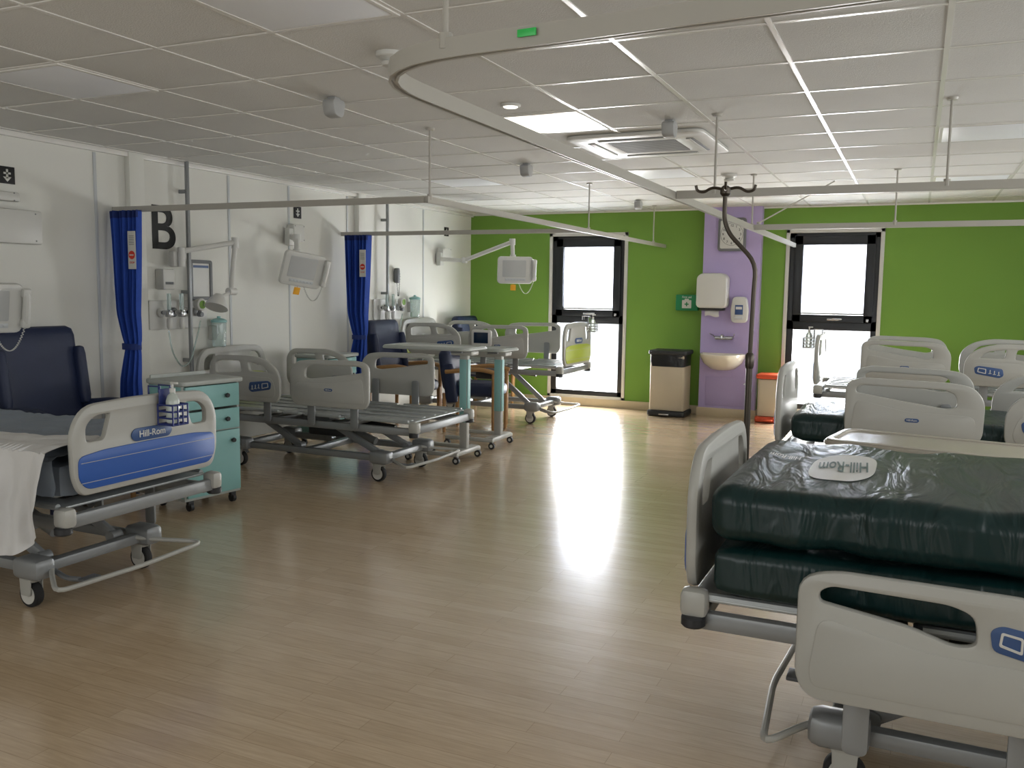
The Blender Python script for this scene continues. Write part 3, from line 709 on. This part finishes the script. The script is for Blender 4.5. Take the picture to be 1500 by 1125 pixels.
# ------------------------------------------------------------ wall terminals
def terminal(loc,rz,tilt,label,armpts,roll=0,s=1):
    e=thing('bedside_terminal',label,'bedside screen',(0,0,0),0,'bedside screens on wall arms')
    q=Part('support_arm',M['white'],e)
    for a,b in zip(armpts[:-1],armpts[1:]):
        q.tube([V(a),V(b)],.025,n=10)
    for a in armpts: q.cyl(V(a)-V((0,0,.035)),V(a)+V((0,0,.035)),.035)
    q.box(armpts[0],(.06,.1,.16),.01);q.done()
    m=Matrix.Translation(loc)@Matrix.Rotation(rz,4,'Z')@Matrix.Rotation(tilt,4,'Y')@Matrix.Rotation(roll,4,'X')@Matrix.Scale(s,4)
    def addp(name,mats,fn,lab=None,par=e):
        q=Part(name,mats,par,lab);fn(q);q.bm.transform(m);return q.done()
    body=addp('screen_housing',M['white'],lambda q:(q.plate(fil(rect(-.19,-.14,.19,.14),.03),[],.05,PX((0,0,0)),.015),q.cushion((-.05,0,0),(.08,.18,.16),.03,5)))
    addp('display',M['disp'],lambda q:[q.plate(fil(rect(-.15,-.075,.12,.115),.01),[],.004,PX((.026,0,0)),.001)],'grey unlit display',body)
    addp('keypad_strip',M['seam'],lambda q:[q.box((.028,0,-.105),(.006,.24,.028),.003)]+[q.box((.032,-.1+i*.033,-.105),(.004,.018,.014),.002) for i in range(7)],None,body)
    hs=addp('handset',M['white'],lambda q:(q.tube([(.03,.215,.12),(.045,.215,.08),(.045,.215,-.06),(.03,.215,-.11)],.024,n=10,f=.03),q.box((.035,.215,.1),(.05,.055,.06),.015),q.box((.035,.215,-.09),(.05,.055,.06),.015)))
    a=m@V((.03,.215,-.12));b=m@V((0,.05,-.15))
    q=Part('coiled_cord',M['white'],e);coil(q,a,b,.13);q.done()
    addp('tag',[M['yellow'],M['white']],lambda q:(q.plate(fil(rect(-.03,-.23,.03,-.165),.006),[],.003,PX((.02,-.02,0)),.001),q.cyl((.02,-.02,-.165),(0,-.02,-.13),.002,n=6)),'orange warning tag')
terminal((-5.12,3.55,1.30),radians(-15),radians(12),'white bedside screen with telephone handset on a folded wall arm',[(-5.36,3.5,1.62),(-5.2,3.52,1.60),(-5.15,3.55,1.42)])
terminal((-5.08,6.54,1.61),radians(-25),radians(14),'white bedside screen folded against the cream wall',[(-5.38,6.75,1.92),(-5.2,6.62,1.90),(-5.14,6.54,1.76)],roll=radians(-8),s=1.0)
terminal((-4.22,9.30,1.68),radians(-55),radians(8),'white bedside screen at the end of a long extended arm',[(-5.38,9.62,1.82),(-4.95,9.45,1.80),(-4.25,9.28,2.0),(-4.25,9.30,1.82)])
def wallbox(y0,y1,z0,z1,lab,d=.09):
    e=thing('wall_junction_box',lab,'wall box',(XL,(y0+y1)/2,(z0+z1)/2),0,'white boxes on the cream wall')
    w=(y1-y0)/2;h=(z1-z0)/2
    q=Part('housing',M['white'],e);q.box((d/2,0,0),(d,2*w,2*h),.012);q.done()
    q=Part('cover_screws',M['dgrey'],e)
    for s in(-1,1): q.cyl((d,s*w*.8,-h*.8),(d+.002,s*w*.8,-h*.8),.005,n=10);q.cyl((d,s*w*.8,h*.8),(d+.002,s*w*.8,h*.8),.005,n=10)
    q.done()
wallbox(3.62,4.13,1.71,1.93,'wide white plastic junction box on the cream wall')
wallbox(3.55,4.0,1.98,2.04,'slim white cable box on the cream wall',.06)
wallbox(6.76,6.92,1.88,2.04,'small white junction box above a bedside screen')
wallbox(9.62,9.84,1.80,1.96,'small white junction box near the green wall')
def arrow_sign(y,z):
    p=Part('arrow_sign',[M['black'],M['white']],None,'small dark square sign with a white cross-arrow symbol')
    p.box((.004,0,0),(.006,.11,.11),.001)
    p.box((.008,0,.008),(.002,.014,.06),0,1);p.plate([(-.028,-.012),(0,-.042),(.028,-.012)],[],.002,PX((.008,0,0)),.0005,1);p.box((.008,0,.012),(.002,.05,.012),0,1)
    p.done(loc=(XL,y,z),category='sign',group='small arrow signs on the wall')
arrow_sign(3.95,2.15);arrow_sign(6.92,2.16);arrow_sign(9.86,2.17)
p=Part('bay_letter',M['black'],None,'large black letter B marking the bed bay');p.text('B',.48,PX((0,0,0)),.002);p.done(loc=(XL+.003,5.25,1.885),category='wall lettering')
# vertical service posts and bedhead equipment
def post(y,z0):
    e=thing('service_post','slim grey metal post with wall brackets','post',(XL+.08,y,0),0,'metal service posts')
    q=Part('upright',M['bedg'],e);q.box((0,0,(z0+H)/2),(.026,.028,H-z0),.004);q.done()
    for z in(z0+.1,1.4,2.2):
        q=Part('bracket',M['bedg'],e);q.box((-.04,0,z),(.08,.028,.03),.003);q.done()
post(5.44,.75);post(8.38,.75)
def gas(y,z,ro):
    e=thing('gas_outlet_panel','white bedhead panel with medical gas sockets','gas outlet panel',(XL,y,z),0,'bedhead gas panels')
    q=Part('back_plate',M['white'],e);q.plate(fil(rect(-.3,-.11,.3,.11),.01),[],.02,PX((.012,0,0)),.005);q.done()
    for i,c in enumerate(('white','dgrey','white','seam')):
        q=Part('gas_socket',[M[c],M['dark']],e);yy=-.2+.13*i;q.lathe((.02,yy,.02),[(.038,0),(.038,.02),(.03,.03)],18,ax=(1,0,0));q.lathe((.05,yy,.02),[(.014,0),(.014,.012)],12,1,ax=(1,0,0));q.done()
    for yy,c in((-.2,'steel'),(-.07,'clear')):
        e2=thing('oxygen_flowmeter','flowmeter with clear tube plugged into a gas socket','flowmeter',(XL+.07,y+yy,z-.02),0,'flowmeters at the bedheads')
        q=Part('valve_body',M['steel'],e2);q.cyl((-.008,0,.04),(.07,0,.04),.018);q.box((.05,0,.03),(.05,.05,.05),.01);q.done()
        q=Part('sight_tube',M['clear'],e2);q.cyl((.05,0,.06),(.05,0,.19),.016);q.done()
        q=Part('humidifier_nut',M['white'],e2);q.lathe((.05,0,-.09),[(.014,0),(.022,.02),(.022,.08),(.015,.09)],14);q.done()
    e2=thing('suction_regulator','round suction regulator dial at the bedhead','regulator',(XL+.07,y+.15,z+.02),0,'suction regulators')
    q=Part('dial_case',M['white'],e2);q.lathe((.0,0,.06),[(.045,0),(.05,.02),(.05,.05),(.042,.055)],22,ax=(1,0,0));q.done()
    q=Part('dial_face',[M['green'],M['dark']],e2);q.cyl((.055,0,.06),(.058,0,.06),.034);q.box((.06,.008,.065),(.002,.004,.04),0,1);q.done()
    q=Part('control_knob',M['dgrey'],e2);q.lathe((.01,0,-.02),[(.02,0),(.02,.04)],14,ax=(1,0,0));q.done()
    e2=thing('suction_tubing','clear plastic tubing hanging in a loop','tubing',(XL+.11,y,z),0,'loops of tubing')
    q=Part('hose',M['clear'],e2);q.tube([(0,-.2,-.12),(.02,-.19,-.3),(.03,-.1,-.42),(.02,0,-.38),(0,.12,-.12),(.0,.14,-.05)],.006,n=8,f=.1);q.done()
gas(5.38,1.22,0);gas(8.50,1.22,1)
def jar(y,z):
    e=thing('suction_canister','clear suction canister with a teal lid on the wall','canister',(XL+.09,y,z),0,'suction canisters')
    q=Part('canister',M['clear'],e);q.lathe((0,0,0),[(.045,0),(.055,.01),(.062,.2),(.06,.21)],22);q.done()
    q=Part('lid',M['teal'],e);q.lathe((0,0,.21),[(.066,0),(.066,.018),(.04,.03),(.015,.035),(.015,.05)],22);q.done()
    q=Part('wall_bracket',M['white'],e);q.box((-.06,0,.12),(.06,.06,.12),.008);q.done()
jar(5.75,.94);jar(8.95,1.12)
e=thing('notice_holder','wall document holder with a pale sheet in a dark frame','document holder',(XL+.03,5.62,1.50),0)
q=Part('holder_frame',M['dgrey'],e);q.plate(fil(rect(-.12,-.16,.12,.16),.02),[fil(rect(-.1,-.14,.1,.14),.01)],.02,PX((0,0,0)),.004);q.done()
q=Part('paper_sheet',[M['white'],M['labelblue']],e);q.box((-.002,0,0),(.004,.2,.28),0);q.box((.002,0,.11),(.002,.17,.02),0,1);q.done()
e=thing('tissue_box','small pale dispenser box by the bedhead','dispenser',(XL,5.22,1.5),0)
q=Part('case',M['white'],e);q.box((.045,0,0),(.09,.12,.16),.01);q.done()
q=Part('front_slot',M['dgrey'],e);q.box((.091,0,-.03),(.004,.08,.02),.001);q.done()
def dressing_hook(y,z):
    e=thing('ear_thermometer_holder','grey instrument hanging from a wall hook','instrument',(XL+.04,y,z),0)
    q=Part('case',M['dgrey'],e);q.cushion((0,0,0),(.06,.06,.17),.02,4);q.done()
    q=Part('cord',M['dark'],e);coil(q,(0,0,-.08),(0,.06,.02),.2);q.done()
dressing_hook(8.64,1.6)
def exam_lamp():
    e=thing('examination_lamp','jointed white examination lamp on the wall post','lamp',(XL+.09,5.3,1.66),0)
    q=Part('wall_clamp',M['white'],e);q.box((0,0,0),(.06,.12,.12),.01);q.cyl((.05,.0,-.06),(.05,.0,.09),.028);q.done()
    q=Part('lower_arm',M['white'],e);q.tube([(.05,0,.06),(.22,.42,.15)],.022,n=10);q.cyl((.22,.42,.10),(.22,.42,.19),.03);q.done()
    q=Part('upper_arm',M['white'],e);q.tube([(.22,.42,.14),(.26,.34,-.08),(.28,.30,-.25)],.02,n=10,f=.04);q.cyl((.28,.26,-.25),(.28,.34,-.25),.03);q.done()
    q=Part('lamp_head',M['white'],e);q.tube([(.28,.30,-.25),(.29,.18,-.29)],.016);q.lathe((.29,.15,-.28),[(.035,0),(.055,-.03),(.088,-.09),(.09,-.11),(.0,-.108)],22,ax=(-.1,.45,.9));q.done()
exam_lamp()
# ------------------------------------------------------------ pillar fittings
def clock():
    e=thing('wall_clock','square dark-framed wall clock with white face','clock',(-1.985,YP,2.12),0)
    q=Part('clock_case',M['dgrey'],e);q.plate(fil(rect(-.15,-.18,.15,.18),.03),[],.04,NY((0,-.02,0)),.01);q.done()
    q=Part('clock_face',[M['white'],M['black']],e)
    q.plate(fil(rect(-.13,-.16,.13,.16),.02),[],.004,NY((0,-.042,0)),.001)
    for i in range(12):
        a=i*pi/6;q.text(str(i if i else 12),.038,NY((sin(a)*.1,-.0445,cos(a)*.1)),.0005,1)
    q.loft([[V((cos(t)*r,-.0445,sin(t)*r)) for t in [2*pi*j/40 for j in range(40)]] for r in(.124,.127)],False,False,1)
    q.done()
    q=Part('clock_hand',M['black'],e,'short hour hand');q.box((.018,-.047,-.028),(.012,.002,.075),.0005,0,(radians(147),'Y'));q.done()
    q=Part('clock_hand',M['black'],e,'long minute hand');q.box((.012,-.05,-.045),(.008,.002,.1),.0005,0,(radians(165),'Y'));q.done()
clock()
def towel():
    e=thing('paper_towel_dispenser','white paper towel dispenser with a paper sheet showing','towel dispenser',(-2.165,YP,1.2),0)
    q=Part('cover',M['white'],e);q.plate(fil([(-.15,.1),(.15,.1),(.15,.42),(.11,.45),(-.11,.45),(-.15,.42)],.03),[],.2,NY((0,-.1,0)),.025);q.done()
    q=Part('lower_tray',M['dark'],e);q.box((0,-.08,.075),(.27,.15,.06),.015);q.done()
    q=Part('paper_towel',M['sheet'],e);q.grid(lambda u,v:V((-.08+.16*u,-.1-.02*sin(v*3),.06-.08*v+.01*sin(u*6))),10,8,thick=.002);q.done()
towel()
def soap():
    e=thing('soap_dispenser','white wall soap dispenser with blue label and drip tray','soap dispenser',(-1.86,YP,1.13),0)
    q=Part('housing',M['white'],e);q.plate(fil([(-.07,0),(.07,0),(.08,.12),(.06,.26),(-.06,.26),(-.08,.12)],.03),[],.1,NY((0,-.05,0)),.02);q.done()
    q=Part('front_label',[M['white'],M['labelblue']],e);q.box((0,-.103,.13),(.09,.004,.11),.002,1);q.box((0,-.106,.15),(.07,.002,.03),0,0);q.done()
    q=Part('push_lever',M['seam'],e);q.box((0,-.11,.04),(.1,.03,.04),.01);q.done()
soap()
def basin():
    e=thing('wash_basin','cream ceramic wash basin fixed to the lilac pillar','sink',(-2.04,YP,.0),0)
    def ring(s,sy,z,off=0): return [V((cos(t)*.26*s,(-.0 if sin(t)>=0 else sin(t)*.36*sy)-off,z)) for t in [pi+pi*j/18 for j in range(19)]]+[V((.26*s*(1-2*j/6),-off,z)) for j in range(1,6)]
    q=Part('bowl',M['ceram'],e)
    q.loft([ring(.35,.3,.555),ring(.55,.5,.57),ring(.85,.82,.635),ring(.97,.97,.70),ring(1,1,.73),ring(1,1,.745),ring(.93,.92,.75,.012),ring(.8,.78,.72,.05),ring(.6,.55,.65,.07),ring(.2,.15,.62,.1)]);q.done()
    q=Part('waste_outlet',M['steel'],e);q.lathe((0,-.14,.622),[(.028,0),(.028,.005),(.012,.006)],16);q.done()
basin()
def tap():
    e=thing('mixer_tap','chrome wall-mounted mixer tap with long lever handles','tap',(-2.03,YP,.93),0)
    q=Part('mixer_body',M['steel'],e);q.cyl((-.1,-.05,0),(.1,-.05,0),.022);q.cyl((-.08,0,0),(-.08,-.05,0),.02);q.cyl((.08,0,0),(.08,-.05,0),.02);q.done()
    q=Part('spout',M['steel'],e);q.tube([(0,-.05,0),(0,-.07,.03),(0,-.2,.04),(0,-.2,.0)],.011,n=10,f=.03);q.done()
    for s in(-1,1): q=Part('lever_handle',M['steel'],e);q.tube([(s*.1,-.05,0),(s*.12,-.06,.03),(s*.14,-.17,.05)],.007,n=8,f=.02);q.done()
tap()
e=thing('pipe_hatch','blank lilac service hatch set in the pillar','panel',(-1.98,YP,.3),0)
q=Part('hatch_cover',M['lilac'],e);q.box((0,-.004,-.0),(.5,.008,.34),.002);q.done()
q=Part('hatch_lock',M['steel'],e);q.cyl((.2,-.008,.1),(.2,-.012,.1),.01);q.done()
def aid():
    p=Part('first_aid_box',[M['signg'],M['white']],None,'green first aid box with white lettering and symbol')
    p.box((0,-.04,0),(.27,.08,.19),.012);p.text('First aid',.035,NY((0,-.082,.065)),mi=1)
    p.plate(fil(rect(-.055,-.065,.055,.03),.006),[],.002,NY((0,-.081,0)),.0005,1);p.box((0,-.084,-.018),(.014,.002,.05),0,0);p.box((0,-.084,-.018),(.05,.002,.014),0,0)
    p.plate(fil(rect(-.025,.03,.025,.045),.004),[],.002,NY((0,-.081,0)),.0005,1)
    p.done(loc=(-2.50,YF,1.33),category='first aid box')
aid()
def bin_(loc,w,d,h,body,lid,label,bag=False,base='dark'):
    e=thing('pedal_bin',label,'bin',loc,0)
    q=Part('bin_body',M[body],e);q.plate(fil(rect(-w/2,-d/2,w/2,d/2),.03),[],h-.14,PZ((0,0,.07+(h-.14)/2)),.006);q.bx(-.012+w*.0,-d/2-.003,.1,-.008,-d/2,h-.1,.0005);q.done()
    q=Part('lid',M[lid],e);q.plate(fil(rect(-w/2-.012,-d/2-.015,w/2+.012,d/2+.01),.03),[],.05,PZ((0,0,h-.04)),.015);q.done()
    q=Part('base_plinth',M[base],e);q.plate(fil(rect(-w/2-.015,-d/2-.02,w/2+.015,d/2+.01),.03),[],.06,PZ((0,0,.035)),.01);q.done()
    q=Part('pedal',M['steel' if base=='dark' else base],e);q.box((0,-d/2-.06,.035),(.12,.09,.015),.005);q.done()
    if bag:
        q=Part('bin_bag_edge',M['bag'],e)
        R=fil(rect(-w/2,-d/2,w/2,d/2),.04,6)
        rings=[]
        for k in range(5):
            rr=[]
            for j,c in enumerate(R):
                g=.010+.004*noise.noise(V((c[0]*30,c[1]*30,k*.7)));l=V((c[0],c[1])).normalized()
                z=h-.06-.035*k+(.012*noise.noise(V((c[0]*14,c[1]*14,5))) if k==4 else 0)
                rr.append(V((c[0]+l.x*g,c[1]+l.y*g,z)))
            rings.append(rr)
        q.loft(rings,False,False);q.done()
bin_((-2.62,10.27,0),.40,.34,.79,'beige','dark','beige metal pedal bin with a dark lid and black bag',True)
bin_((-1.47,10.32,0),.24,.26,.56,'beige','orange','small clinical waste bin with an orange lid and base',False,'orange')
